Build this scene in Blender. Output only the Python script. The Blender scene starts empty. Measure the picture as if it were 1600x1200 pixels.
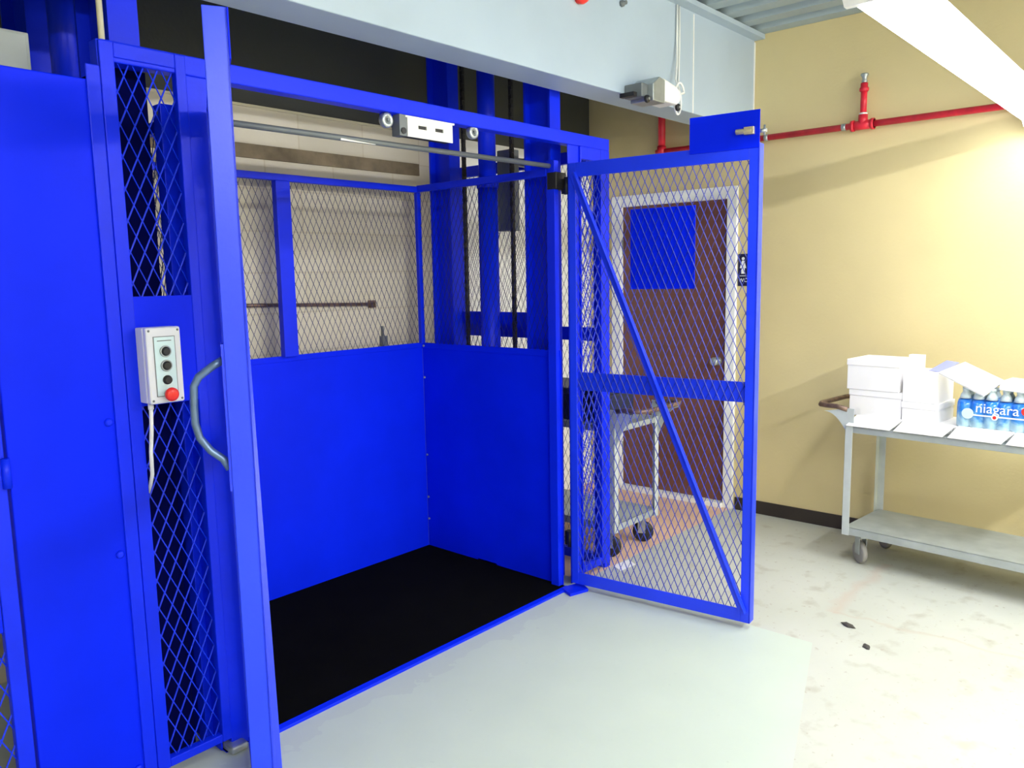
import bpy, bmesh, math, random
from mathutils import Vector, Matrix
random.seed(7)
C = bpy.context.scene.collection
S = bpy.context.scene
# ------------------------------------------------------------------ camera
cam_data = bpy.data.cameras.new('camera')
cam = bpy.data.objects.new('camera', cam_data)
C.objects.link(cam)
cam_data.sensor_fit = 'HORIZONTAL'
cam_data.sensor_width = 36.0
cam_data.lens = 28.254
cam_data.clip_start = 0.05
yaw, pit, rol = 0.84490996, 0.13298118, 0.01886622
f_ = Vector((math.sin(yaw)*math.cos(pit), math.cos(yaw)*math.cos(pit), -math.sin(pit)))
r0 = Vector((math.cos(yaw), -math.sin(yaw), 0)); d0 = f_.cross(r0)
r_ = math.cos(rol)*r0 + math.sin(rol)*d0
d_ = -math.sin(rol)*r0 + math.cos(rol)*d0
M3 = Matrix((r_, -d_, -f_)).transposed()
cam.matrix_world = Matrix.Translation((0, 0, 1.56)) @ M3.to_4x4()
S.camera = cam
# ------------------------------------------------------------------ world, exposure
S.view_settings.view_transform = 'Standard'
S.view_settings.look = 'None'
S.view_settings.gamma = 1
S.view_settings.use_curve_mapping = False
S.view_settings.exposure = 1.22
world = bpy.data.worlds.new('world'); S.world = world
world.use_nodes = True
world.node_tree.nodes['Background'].inputs[0].default_value = (0.8, 0.9, 1, 1)
world.node_tree.nodes['Background'].inputs[1].default_value = 0.05
LAMP_E = 11.5           # radiance of the fluorescent lenses

# ------------------------------------------------------------------ materials
def nodes_of(m):
    m.use_nodes = True
    return m.node_tree.nodes, m.node_tree.links, m.node_tree.nodes['Principled BSDF']
def mat(name, col, rough=.5, metal=0.0, var=.08, scale=6.0, bump=0.0, spec=.5, emit=0.0, bscale=None):
    m = bpy.data.materials.new(name)
    N, L, B = nodes_of(m)
    B.inputs['Roughness'].default_value = rough
    B.inputs['Metallic'].default_value = metal
    B.inputs['Specular IOR Level'].default_value = spec
    tc = N.new('ShaderNodeTexCoord'); nz = N.new('ShaderNodeTexNoise')
    nz.inputs['Scale'].default_value = scale; nz.inputs['Detail'].default_value = 5
    L.new(tc.outputs['Object'], nz.inputs['Vector'])
    rp = N.new('ShaderNodeValToRGB')
    rp.color_ramp.elements[0].position = .3; rp.color_ramp.elements[1].position = .7
    rp.color_ramp.elements[0].color = tuple(c*(1-var) for c in col)+(1,)
    rp.color_ramp.elements[1].color = tuple(min(1, c*(1+var)) for c in col)+(1,)
    L.new(nz.outputs['Fac'], rp.inputs['Fac']); L.new(rp.outputs['Color'], B.inputs['Base Color'])
    if bump:
        n2 = N.new('ShaderNodeTexNoise'); n2.inputs['Scale'].default_value = bscale or scale*8
        L.new(tc.outputs['Object'], n2.inputs['Vector'])
        bp = N.new('ShaderNodeBump'); bp.inputs['Strength'].default_value = bump; bp.inputs['Distance'].default_value = .01
        L.new(n2.outputs['Fac'], bp.inputs['Height']); L.new(bp.outputs['Normal'], B.inputs['Normal'])
    if emit:
        B.inputs['Emission Color'].default_value = tuple(col)+(1,)
        B.inputs['Emission Strength'].default_value = emit
    return m
GATEBLUE = mat('gate_blue_paint', (.010, .046, .95), .34, var=.10, scale=3, bump=.04, bscale=60, spec=.45)
BLUE = mat('blue_paint', (.002, .023, .86), .4, var=.10, scale=3, bump=.04, bscale=60, spec=.22)
BLUE_SHEET = mat('blue_sheet_paint', (.001, .018, .88), .45, var=.10, scale=2, bump=.03, bscale=40, spec=.1)
SHADED_MESH = mat('shaded_mesh_blue', (.006, .012, .12), .35, var=.1, scale=8)  # blue mesh darkened to navy for its backlit shade
SHADE_NAVY = mat('shade_navy', (.001, .002, .06), .9, spec=.03)
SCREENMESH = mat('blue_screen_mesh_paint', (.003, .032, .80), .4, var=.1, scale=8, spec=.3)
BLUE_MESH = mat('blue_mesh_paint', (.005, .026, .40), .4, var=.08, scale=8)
BLACK_RUBBER = mat('black_rubber', (.0035, .0035, .003), .95, var=.2, spec=.03)
BLACK = mat('black_plastic', (.012, .012, .013), .45)
CHAIN = mat('dark_chain', (.03, .03, .035), .4, .6, var=.3, scale=40)
STEEL = mat('galvanised_steel', (.42, .46, .47), .38, .7, var=.12, scale=12)
GREYCAB = mat('grey_cabinet_paint', (.33, .37, .37), .5)
GREYBAR = mat('grey_painted_steel', (.16, .18, .19), .45, .2, var=.12)
HANDLE = mat('worn_steel_blue', (.11, .18, .32), .35, .4, var=.25, scale=20)
WHITE = mat('white_metal', (.86, .86, .84), .4, var=.03)
TRIM = mat('white_gloss_trim', (.93, .94, .93), .35, var=.03)
CARD = mat('white_card', (.90, .89, .90), .6, var=.02, spec=.3)
LAV = mat('lavender_card', (.30, .32, .72), .6, var=.05)
BOXGREY = mat('light_grey_plastic', (.72, .74, .80), .4, var=.03)
PLATE = mat('pale_aqua_legend', (.62, .80, .84), .4, var=.03)
RED = mat('red_plastic', (.85, .03, .02), .35, var=.05)
REDPIPE = mat('red_pipe_paint', (.70, .02, .045), .38, var=.2, scale=14)
BEAM = mat('pale_grey_beam_paint', (.42, .52, .625), .5, var=.04, scale=2.5, bump=.03)
DECK = mat('grey_blue_deck_paint', (.34, .42, .46), .5, var=.08, scale=3)
BROWN = mat('brown_door', (.17, .066, .05), .38, var=.14, scale=5)
BASE = mat('dark_brown_vinyl', (.035, .026, .022), .4, var=.15)
CARTM = mat('grey_cart_paint', (.40, .44, .43), .5, .15, var=.12, scale=9, bump=.05)
CARTLEG = mat('light_grey_cart_leg', (.56, .61, .60), .5, .1, var=.08, scale=9)
RUST = mat('brown_worn_tube', (.20, .13, .10), .4, .5, var=.5, scale=22)
WHEELG = mat('grey_rubber_tyre', (.30, .29, .27), .6, var=.15)
WHEELB = mat('black_rubber_tyre', (.015, .015, .02), .5)
DARKBOX = mat('dark_navy_case', (.015, .018, .05), .5)
BRASS = mat('brass', (.70, .60, .38), .35, .7, var=.1)
CREAMPIPE = mat('cream_pipe', (.70, .66, .48), .45)
CABLE = mat('white_cable', (.80, .82, .80), .5)
WATERBLUE = None
SIGN = mat('dark_navy_sign', (.010, .012, .055), .4)
SIGNW = mat('white_sign_print', (.88, .90, .90), .5, var=.01)
PEB = mat('dark_debris', (.06, .055, .05), .8, var=.3, scale=50)
BROWNBAND = mat('brown_band', (.21, .165, .105), .8, var=.35, scale=9, bump=.1)
LAMP2 = mat('fluorescent_lens_clear', (.97, .985, 1.0), .4, var=0, emit=LAMP_E*5.2)
LAMP = mat('fluorescent_lens', (.97, .985, 1.0), .4, var=0, emit=LAMP_E)

def wall_mat(name, col, blocks=False, var=.05):
    m = bpy.data.materials.new(name); N, L, B = nodes_of(m)
    B.inputs['Roughness'].default_value = .55
    g = N.new('ShaderNodeNewGeometry')
    nz = N.new('ShaderNodeTexNoise'); nz.inputs['Scale'].default_value = 1.7; nz.inputs['Detail'].default_value = 6
    L.new(g.outputs['Position'], nz.inputs['Vector'])
    rp = N.new('ShaderNodeValToRGB'); rp.color_ramp.elements[0].position = .3; rp.color_ramp.elements[1].position = .7
    rp.color_ramp.elements[0].color = tuple(c*(1-var) for c in col)+(1,)
    rp.color_ramp.elements[1].color = tuple(min(1, c*(1+var)) for c in col)+(1,)
    L.new(nz.outputs['Fac'], rp.inputs['Fac'])
    out = rp.outputs['Color']
    n2 = N.new('ShaderNodeTexNoise'); n2.inputs['Scale'].default_value = 60
    L.new(g.outputs['Position'], n2.inputs['Vector'])
    bp = N.new('ShaderNodeBump'); bp.inputs['Strength'].default_value = .12; bp.inputs['Distance'].default_value = .006
    L.new(n2.outputs['Fac'], bp.inputs['Height'])
    if blocks:
        mp = N.new('ShaderNodeMapping'); mp.inputs['Rotation'].default_value = (math.radians(-90), 0, 0)
        L.new(g.outputs['Position'], mp.inputs['Vector'])
        br = N.new('ShaderNodeTexBrick')
        br.inputs['Scale'].default_value = 1.0
        br.inputs['Brick Width'].default_value = .40; br.inputs['Row Height'].default_value = .20
        br.inputs['Mortar Size'].default_value = .005; br.inputs['Mortar Smooth'].default_value = .4
        br.inputs['Color1'].default_value = (1, 1, 1, 1); br.inputs['Color2'].default_value = (.93, .93, .91, 1)
        br.inputs['Mortar'].default_value = (.86, .83, .77, 1)
        L.new(mp.outputs['Vector'], br.inputs['Vector'])
        mx = N.new('ShaderNodeMix'); mx.data_type = 'RGBA'; mx.blend_type = 'MULTIPLY'; mx.inputs[0].default_value = 1
        L.new(out, mx.inputs[6]); L.new(br.outputs['Color'], mx.inputs[7]); out = mx.outputs[2]
        # grey top of the wall, painted near-black for the beam's shade, above a hard line
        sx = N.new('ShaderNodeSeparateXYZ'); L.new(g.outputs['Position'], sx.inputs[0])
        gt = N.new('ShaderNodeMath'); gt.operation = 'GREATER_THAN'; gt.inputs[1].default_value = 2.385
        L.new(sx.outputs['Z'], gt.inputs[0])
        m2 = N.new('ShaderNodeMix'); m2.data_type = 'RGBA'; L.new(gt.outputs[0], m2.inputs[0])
        gx = N.new('ShaderNodeMath'); gx.operation = 'GREATER_THAN'; gx.inputs[1].default_value = 3.3
        L.new(sx.outputs['X'], gx.inputs[0])
        m3 = N.new('ShaderNodeMix'); m3.data_type = 'RGBA'; L.new(gx.outputs[0], m3.inputs[0])
        L.new(out, m3.inputs[6]); m3.inputs[7].default_value = (.90, .91, .90, 1); out = m3.outputs[2]
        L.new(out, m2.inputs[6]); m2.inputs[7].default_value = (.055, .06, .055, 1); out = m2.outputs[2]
    L.new(out, B.inputs['Base Color']); L.new(bp.outputs['Normal'], B.inputs['Normal'])
    return m
CREAM = wall_mat('cream_wall_paint', (.69, .585, .31))
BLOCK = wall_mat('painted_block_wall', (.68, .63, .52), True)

def floor_mat():
    m = bpy.data.materials.new('painted_concrete'); N, L, B = nodes_of(m)
    B.inputs['Roughness'].default_value = .5
    g = N.new('ShaderNodeNewGeometry'); sx = N.new('ShaderNodeSeparateXYZ'); L.new(g.outputs['Position'], sx.inputs[0])
    def M(op, a, b=None, c=None):
        n = N.new('ShaderNodeMath'); n.operation = op
        for i, v in enumerate((a, b, c)):
            if v is None: continue
            if isinstance(v, (int, float)): n.inputs[i].default_value = v
            else: L.new(v, n.inputs[i])
        return n.outputs[0]
    def mix(fac, a, b):
        n = N.new('ShaderNodeMix'); n.data_type = 'RGBA'; L.new(fac, n.inputs[0])
        for i, v in ((6, a), (7, b)):
            if isinstance(v, tuple): n.inputs[i].default_value = v+(1,)
            else: L.new(v, n.inputs[i])
        return n.outputs[2]
    def noise(s, d=5):
        n = N.new('ShaderNodeTexNoise'); n.inputs['Scale'].default_value = s; n.inputs['Detail'].default_value = d
        L.new(g.outputs['Position'], n.inputs['Vector']); return n.outputs['Fac']
    x, y = sx.outputs['X'], sx.outputs['Y']
    def ramp(v, lo, hi):
        n = N.new('ShaderNodeMapRange'); L.new(v, n.inputs[0]); n.inputs[1].default_value = lo; n.inputs[2].default_value = hi
        return n.outputs[0]
    base = mix(ramp(noise(2.2), .35, .7), (.52, .535, .47), (.565, .575, .515))
    base = mix(M('MULTIPLY', ramp(noise(9), .56, .70), .6), base, (.40, .38, .31))
    base = mix(M('MULTIPLY', ramp(noise(38, 2), .66, .73), .7), base, (.40, .36, .29))
    # worn crack lines
    wob = M('MULTIPLY_ADD', noise(6), .16, -.08)
    def line(val, w, k):
        a = M('ABSOLUTE', val); return M('MULTIPLY', M('SUBTRACT', 1.0, ramp(a, 0.0, w)), k)
    l1 = M('MULTIPLY', line(M('SUBTRACT', M('ADD', x, wob), 3.62), .02, .45), M('LESS_THAN', y, 1.25))
    l2 = M('MULTIPLY', line(M('SUBTRACT', M('ADD', y, wob), 1.255), .05, .45), M('MULTIPLY', M('GREATER_THAN', x, 3.6), M('LESS_THAN', x, 4.4)))
    base = mix(l1, base, (.50, .42, .33)); base = mix(l2, base, (.55, .42, .34))
    # fresh smooth pale grey-green paint before the lift
    pm = M('MULTIPLY', M('LESS_THAN', x, 3.24), M('GREATER_THAN', M('SUBTRACT', y, M('MULTIPLY', x, .317)), .177))
    pn = mix(ramp(noise(3.0), .3, .7), (.525, .595, .515), (.555, .625, .54))
    pn = mix(M('MULTIPLY', ramp(noise(26, 2), .72, .78), .35), pn, (.40, .46, .40))
    wj = M('MULTIPLY_ADD', noise(3.5), .5, -.25)
    st = M('GREATER_THAN', M('ADD', y, wj), 2.262)
    pn = mix(M('MULTIPLY', st, .5), pn, (.47, .52, .49))
    base = mix(pm, base, pn)
    # terracotta painted floor behind the line of the lift front
    tm = M('MULTIPLY', M('GREATER_THAN', y, 2.375), M('GREATER_THAN', x, 3.2))
    tc = mix(ramp(noise(5), .3, .7), (.74, .48, .32), (.82, .57, .41))
    base = mix(tm, base, tc)
    L.new(base, B.inputs['Base Color'])
    bp = N.new('ShaderNodeBump'); bp.inputs['Strength'].default_value = .08; bp.inputs['Distance'].default_value = .01
    L.new(noise(14), bp.inputs['Height']); L.new(bp.outputs['Normal'], B.inputs['Normal'])
    return m
FLOOR = floor_mat()

def water_mat():
    m = bpy.data.materials.new('blue_printed_shrink_wrap'); N, L, B = nodes_of(m)
    B.inputs['Roughness'].default_value = .18
    tc = N.new('ShaderNodeTexCoord'); sx = N.new('ShaderNodeSeparateXYZ'); L.new(tc.outputs['Object'], sx.inputs[0])
    nz = N.new('ShaderNodeTexNoise'); nz.inputs['Scale'].default_value = 16; nz.inputs['Detail'].default_value = 3
    nz.inputs['Distortion'].default_value = 1.5
    L.new(tc.outputs['Object'], nz.inputs['Vector'])
    ad = N.new('ShaderNodeMath'); ad.operation = 'MULTIPLY_ADD'; ad.inputs[1].default_value = .10
    L.new(nz.outputs['Fac'], ad.inputs[0]); L.new(sx.outputs['Z'], ad.inputs[2])
    rp = N.new('ShaderNodeValToRGB')
    e = rp.color_ramp.elements
    e[0].position = .055; e[0].color = (.62, .84, .93, 1)
    e[1].position = .118; e[1].color = (.05, .30, .78, 1)
    for p, c in ((.085, (.40, .70, .90, 1)), (.17, (.02, .18, .75, 1)), (.225, (.12, .42, .80, 1)), (.27, (.30, .42, .40, 1))):
        q = e.new(p); q.color = c
    L.new(ad.outputs[0], rp.inputs['Fac']); L.new(rp.outputs['Color'], B.inputs['Base Color'])
    return m
WATER = water_mat()

# ------------------------------------------------------------------ mesh builder
class MB:
    def __init__(s): s.v = []; s.f = []; s.smooth = []
    def add(s, vs, fs, smooth=False):
        b = len(s.v); s.v += [Vector(p) for p in vs]
        for q in fs: s.f.append([b+i for i in q]); s.smooth.append(smooth)
        return s
    def box(s, x0, x1, y0, y1, z0, z1):
        x0, x1 = min(x0, x1), max(x0, x1); y0, y1 = min(y0, y1), max(y0, y1); z0, z1 = min(z0, z1), max(z0, z1)
        return s.add([(x0,y0,z0),(x1,y0,z0),(x1,y1,z0),(x0,y1,z0),(x0,y0,z1),(x1,y0,z1),(x1,y1,z1),(x0,y1,z1)],
                     [(0,3,2,1),(4,5,6,7),(0,1,5,4),(1,2,6,5),(2,3,7,6),(3,0,4,7)])
    def bar(s, p, q, w, t, side=(0, 1, 0)):
        """straight bar from p to q, w wide, t thick along 'side'"""
        p, q = Vector(p), Vector(q); a = (q-p).normalized(); n = Vector(side)
        n = (n - a*n.dot(a)).normalized(); u = a.cross(n)
        vs = []
        for e in (p, q):
            for i, j in ((-1,-1),(1,-1),(1,1),(-1,1)): vs.append(e + u*(i*w/2) + n*(j*t/2))
        return s.add(vs, [(0,3,2,1),(4,5,6,7),(0,1,5,4),(1,2,6,5),(2,3,7,6),(3,0,4,7)])
    def cyl(s, p, q, r, r2=None, n=16):
        p, q = Vector(p), Vector(q); a = (q-p).normalized()
        t = Vector((0,0,1)) if abs(a.z) < .9 else Vector((1,0,0))
        u = a.cross(t).normalized(); w = a.cross(u); r2 = r if r2 is None else r2
        b = len(s.v)
        for e, rr in ((p, r), (q, r2)):
            for i in range(n):
                th = 2*math.pi*i/n; s.v.append(e + u*(rr*math.cos(th)) + w*(rr*math.sin(th)))
        for i in range(n):
            j = (i+1) % n; s.f.append([b+i, b+n+i, b+n+j, b+j]); s.smooth.append(True)
        s.f.append([b+i for i in range(n)]); s.smooth.append(False)
        s.f.append([b+n+i for i in reversed(range(n))]); s.smooth.append(False)
        return s
    def tube(s, pts, r, n=10, closed=False):
        pts = [Vector(p) for p in pts]; b = len(s.v); k = len(pts); up = None
        for i, p in enumerate(pts):
            if closed: t = (pts[(i+1) % k]-pts[i-1]).normalized()
            else: t = (pts[min(i+1, k-1)]-pts[max(i-1, 0)]).normalized()
            if up is None:
                up = Vector((0,0,1)) if abs(t.z) < .9 else Vector((1,0,0))
            u = t.cross(up).normalized(); w = u.cross(t).normalized(); up = w
            for j in range(n):
                th = 2*math.pi*j/n; s.v.append(p + u*(r*math.cos(th)) + w*(r*math.sin(th)))
        for i in range(k if closed else k-1):
            i2 = (i+1) % k
            for j in range(n):
                j2 = (j+1) % n
                s.f.append([b+i*n+j, b+i2*n+j, b+i2*n+j2, b+i*n+j2]); s.smooth.append(True)
        if not closed:
            s.f.append([b+j for j in reversed(range(n))]); s.smooth.append(False)
            s.f.append([b+(k-1)*n+j for j in range(n)]); s.smooth.append(False)
        return s
    def lathe(s, c, axis, prof, n=20):
        """prof: list of (radius, distance along axis)"""
        c = Vector(c); a = Vector(axis).normalized(); t = Vector((0,0,1)) if abs(a.z) < .9 else Vector((1,0,0))
        u = a.cross(t).normalized(); w = a.cross(u); b = len(s.v)
        for r, h in prof:
            for i in range(n):
                th = 2*math.pi*i/n; s.v.append(c + a*h + u*(r*math.cos(th)) + w*(r*math.sin(th)))
        for k in range(len(prof)-1):
            for i in range(n):
                j = (i+1) % n
                s.f.append([b+k*n+i, b+(k+1)*n+i, b+(k+1)*n+j, b+k*n+j]); s.smooth.append(True)
        s.f.append([b+i for i in range(n)]); s.smooth.append(False)
        s.f.append([b+(len(prof)-1)*n+i for i in reversed(range(n))]); s.smooth.append(False)
        return s
    def prism(s, poly, d):
        """poly: 3-D points of one face; d: extrusion vector"""
        d = Vector(d); P = [Vector(p) for p in poly]; k = len(P)
        vs = P + [p+d for p in P]
        fs = [tuple(reversed(range(k))), tuple(range(k, 2*k))] + [(i, (i+1) % k, k+(i+1) % k, k+i) for i in range(k)]
        return s.add(vs, fs)
    def expanded(s, fr, w, h, sw=.0345, lw=.077, t=.0024, dep=.003, tw=.0008):
        """expanded-metal diamonds over a w x h sheet; fr(a, b, c) maps sheet coordinates to space"""
        for fam in (1, -1):
            k0 = -int(h/lw*1)-2; k1 = int(w/sw)+int(h/lw)+3
            for k in range(k0, k1):
                # a = k*sw + fam*b*(sw/lw)
                a_at = lambda b: k*sw + fam*b*sw/lw
                b_lo, b_hi = 0.0, h
                if fam == 1:
                    b_lo = max(b_lo, (0-k*sw)*lw/sw); b_hi = min(b_hi, (w-k*sw)*lw/sw)
                else:
                    b_lo = max(b_lo, (k*sw-w)*lw/sw); b_hi = min(b_hi, (k*sw)*lw/sw)
                if b_hi-b_lo < .006: continue
                p, q = (a_at(b_lo), b_lo), (a_at(b_hi), b_hi)
                da, db = q[0]-p[0], q[1]-p[1]; ln = math.hypot(da, db); na, nb = -db/ln, da/ln
                tl = tw*fam      # the strands are twisted a little
                vs = []
                for e in (p, q):
                    for i, c in ((-1, -dep/2-tl), (1, -dep/2+tl), (1, dep/2+tl), (-1, dep/2-tl)):
                        vs.append(fr(e[0]+na*i*t/2, e[1]+nb*i*t/2, c))
                s.add(vs, [(0,1,5,4),(1,2,6,5),(2,3,7,6),(3,0,4,7)])
        return s
    def build(s, name, m, parent=None, bevel=0.0, local=False, label=None):
        me = bpy.data.meshes.new(name)
        o = Vector((0, 0, 0))
        if parent is not None and not local:
            q = parent
            while q is not None: o = o + q.location; q = q.parent
        me.from_pydata([p-o for p in s.v], [], s.f)
        me.polygons.foreach_set('use_smooth', s.smooth)
        bm = bmesh.new(); bm.from_mesh(me); bmesh.ops.recalc_face_normals(bm, faces=bm.faces); bm.to_mesh(me); bm.free()
        me.materials.append(m)
        ob = bpy.data.objects.new(name, me); C.objects.link(ob)
        if parent is not None: ob.parent = parent
        if bevel:
            b = ob.modifiers.new('bevel', 'BEVEL'); b.width = bevel; b.segments = 2; b.limit_method = 'ANGLE'; b.angle_limit = .7
        if label: ob['label'] = label
        return ob
def tag(o, label, cat, group=None):
    o['label'] = label; o['category'] = cat
    if group: o['group'] = group
    return o
def thing(name, label, cat, loc, rz=0.0, group=None):
    o = bpy.data.objects.new(name, None); C.objects.link(o)
    o.location = loc; o.rotation_euler = (0, 0, rz); o.empty_display_size = .1
    return tag(o, label, cat, group)
def struct(mb, name, m, **k):
    o = mb.build(name, m, **k); o['kind'] = 'structure'; return o
def text_mesh(name, txt, size, m, parent, mtx, depth=.0006):
    cu = bpy.data.curves.new(name, 'FONT'); cu.body = txt; cu.size = size; cu.extrude = depth
    cu.align_x = 'CENTER'; cu.align_y = 'CENTER'
    to = bpy.data.objects.new(name, cu); C.objects.link(to)
    me = bpy.data.meshes.new_from_object(to.evaluated_get(bpy.context.evaluated_depsgraph_get()))
    bpy.data.objects.remove(to); me.transform(mtx); me.materials.clear(); me.materials.append(m)
    ob = bpy.data.objects.new(name, me); C.objects.link(ob); ob.parent = parent
    return ob

# ------------------------------------------------------------------ key dimensions
Y0 = 2.391      # front plane of the lift enclosure
XW = 4.852      # cream wall
YB = 3.52       # block wall behind the lift
ZC = 2.985      # ceiling deck
XL, YF = -2.6, -3.6

# ------------------------------------------------------------------ setting
struct(MB().box(XL, XW, YF, YB, -.12, 0), 'floor', FLOOR)
# cream wall, with the opening of the door left in the slab's place
DY0, DY1, DZ0, DZ1 = 2.427, 3.237, .035, 2.027
w = MB(); w.box(XW, XW+.12, YF, DY0-.02, 0, ZC+.1); w.box(XW, XW+.12, DY1+.02, YB+.12, 0, ZC+.1)
w.box(XW, XW+.12, DY0-.02, DY1+.02, DZ1+.02, ZC+.1)
struct(w, 'wall_right', CREAM)
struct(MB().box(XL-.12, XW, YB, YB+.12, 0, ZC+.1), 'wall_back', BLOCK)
struct(MB().box(XL-.12, XL, YF, YB, 0, ZC+.1), 'wall_left', CREAM)
struct(MB().box(XL-.12, XW+.12, YF-.12, YF, 0, ZC+.1), 'wall_front', CREAM)
# corrugated steel deck, flutes along y
prof = []; x = XL
while x < XW:
    prof += [(x, ZC), (x+.10, ZC), (x+.125, ZC+.045), (x+.185, ZC+.045), (x+.21, ZC)]
    x += .21
prof = [(min(a, XW), b) for a, b in prof]
c = MB(); n = len(prof)
c.add([(a, YF, b) for a, b in prof]+[(a, YB, b) for a, b in prof], [(i, i+1, n+i+1, n+i) for i in range(n-1)])
c.box(XL, XW, YF, YB, ZC+.06, ZC+.1)
struct(c, 'ceiling', DECK)
struct(MB().box(XW-.012, XW, YF, 2.345, 0, .085), 'baseboard_right', BASE, bevel=.003)
struct(MB().box(-.2, 3.19, YB-.012, YB, 2.14, 2.205), 'trim_1', BROWNBAND)  # thin mottled brown strip along the block wall
struct(MB().box(-.2, 3.19, YB-.012, YB, 2.374, 2.386), 'trim_2', CREAMPIPE)
# brown door in a white frame
d1 = thing('door_1', 'brown door in white frame', 'door', (XW, 2.83, 0)); del d1['label'], d1['category']; d1['kind'] = 'structure'
MB().box(XW+.012, XW+.055, DY0, DY1, DZ0, DZ1).build('door_slab', BROWN, d1, bevel=.002)
fr = MB()
fr.box(XW-.022, XW+.10, DY0-.068, DY0, 0, DZ1+.075); fr.box(XW-.022, XW+.10, DY1, DY1+.075, 0, DZ1+.075)
fr.box(XW-.022, XW+.10, DY0, DY1, DZ1, DZ1+.075)
fr.build('door_frame', TRIM, d1, bevel=.004)
MB().box(XW-.05, XW+.10, DY0, DY1, 0, DZ0-.002).build('threshold', TRIM, d1, bevel=.004)
k = MB(); k.lathe((XW+.012, DY0+.065, .98), (-1, 0, 0), [(.03, 0), (.03, .006), (.012, .01), (.012, .035), (.026, .042), (.029, .055), (.02, .068), (.0, .07)])
k.build('door_knob', STEEL, d1)
MB().box(XW-.004, XW+.09, DY1-.005, DY1, 1.7, 1.8).box(XW-.004, XW+.02, DY1-.005, DY1, .25, .35).build('hinge', STEEL, d1)

# ------------------------------------------------------------------ beam over the lift front
bt = thing('ceiling_beam', 'pale grey boxed beam running above the blue lift front to the cream wall', 'beam', (1, 2.36, 2.43))
MB().box(XL+.05, XW-.003, 2.27, 2.46, 2.43, ZC-.002).build('beam_casing', BEAM, bt, bevel=.004)
MB().box(XL+.05, XW-.003, 2.205, 2.275, ZC-.03, ZC-.003).build('top_flange', BEAM, bt)
MB().box(4.088, 4.096, 2.266, 2.27, 2.43, ZC-.04).build('joint_strip', WHITE, bt, label='white caulked joint strip')
MB().box(XW-.014, XW-.003, 2.264, 2.27, 2.43, ZC-.04).build('joint_strip', WHITE, bt, label='white caulked joint strip')

# electrical unit under the beam, with its cable
eu = thing('electrical_unit', 'small grey and white electrical unit clamped to the lower front edge of the beam', 'electrical unit', (3.56, 2.2, 2.45))
MB().prism([(3.475, 2.14, 2.39), (3.585, 2.14, 2.39), (3.585, 2.14, 2.50), (3.535, 2.14, 2.51), (3.475, 2.14, 2.47)], (0, .13, 0)).build('housing', STEEL, eu, bevel=.004)
MB().prism([(3.585, 2.15, 2.405), (3.725, 2.15, 2.405), (3.760, 2.15, 2.43), (3.760, 2.15, 2.475), (3.705, 2.15, 2.495), (3.645, 2.15, 2.505), (3.585, 2.15, 2.515)], (0, .115, 0)).build('cover', WHITE, eu, bevel=.01)
MB().box(3.420, 3.475, 2.17, 2.269, 2.405, 2.47).build('end_cap', GREYBAR, eu, bevel=.004)
MB().box(3.380, 3.410, 2.19, 2.269, 2.405, 2.425).build('clamp', BLACK, eu)
for xx in (3.450, 3.740):
    kb = MB().lathe((xx, 2.165, 2.395), (0, -1, 0), [(.017, 0), (.019, .006), (.017, .014), (.006, .018)]).build('knob', BLACK, eu)
    MB().cyl((xx, 2.148, 2.395), (xx, 2.145, 2.395), .006).build('knob_cap', STEEL, kb)
cb = MB(); pts = [(3.905, 2.262, ZC-.035), (3.903, 2.26, 2.80), (3.885, 2.25, 2.66), (3.85, 2.235, 2.56)]
for i in range(1, 27):
    th = math.pi/2 - 2*math.pi*i/22
    pts.append((3.835+.042*math.cos(th), 2.225-.001*i, 2.46+.078*math.sin(th)))
pts.append((3.77, 2.20, 2.46))
cb.tube(pts, .006, 8)
tag(cb.build('white_cable', CABLE), 'white cable hanging down the beam face and looped beside the electrical unit', 'cable')
cb = MB().tube([(3.93, 2.263, ZC-.035), (3.932, 2.262, 2.8), (3.925, 2.262, 2.56)], .0045, 8)
tag(cb.build('white_cable', CABLE), 'thin straight white cable running down the beam just right of the looped one', 'cable')
ra = thing('red_fitting', 'small red round fitting on the beam face at the very top of the photo', 'fitting', (3.05, 2.262, 2.78))
MB().lathe((3.05, 2.27, 2.797), (0, -1, 0), [(.035, 0), (.04, .02), (.035, .04), (.012, .05)]).build('body', RED, ra)
bo = MB().lathe((3.395, 2.27, 2.842), (0, -1, 0), [(.016, 0), (.016, .012), (.010, .014), (.010, .03)], 8)
tag(bo.build('anchor_bolt', GREYBAR), 'grey bolt head on the beam face beside the red fitting', 'bolt')

# ------------------------------------------------------------------ red sprinkler pipe on the cream wall
sp = thing('sprinkler_pipe', 'red sprinkler pipe running along the cream wall with an upright head', 'pipe', (XW-.05, 1.6, 2.365))
MB().cyl((XW-.05, YF+.05, 2.365), (XW-.05, 2.93, 2.365), .018).build('pipe', REDPIPE, sp)
tee = MB().cyl((XW-.05, 1.535, 2.365), (XW-.05, 1.66, 2.365), .026).cyl((XW-.05, 1.597, 2.365), (XW-.05, 1.597, 2.42), .025)
tee.cyl((XW-.05, 1.535, 2.365), (XW-.05, 1.552, 2.365), .031).cyl((XW-.05, 1.643, 2.365), (XW-.05, 1.66, 2.365), .031)
tee.build('tee_fitting', REDPIPE, sp)
MB().cyl((XW-.05, 1.597, 2.418), (XW-.05, 1.597, 2.43), .022).build('thread_tape', WHITE, sp, label='white tape ring')
MB().cyl((XW-.05, 1.597, 2.43), (XW-.05, 1.597, 2.56), .017).build('riser', REDPIPE, sp)
MB().lathe((XW-.05, 1.597, 2.545), (0, 0, 1), [(.022, 0), (.026, .006), (.026, .018), (.020, .024), (.020, .045)], 8).build('reducer', REDPIPE, sp)
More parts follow.
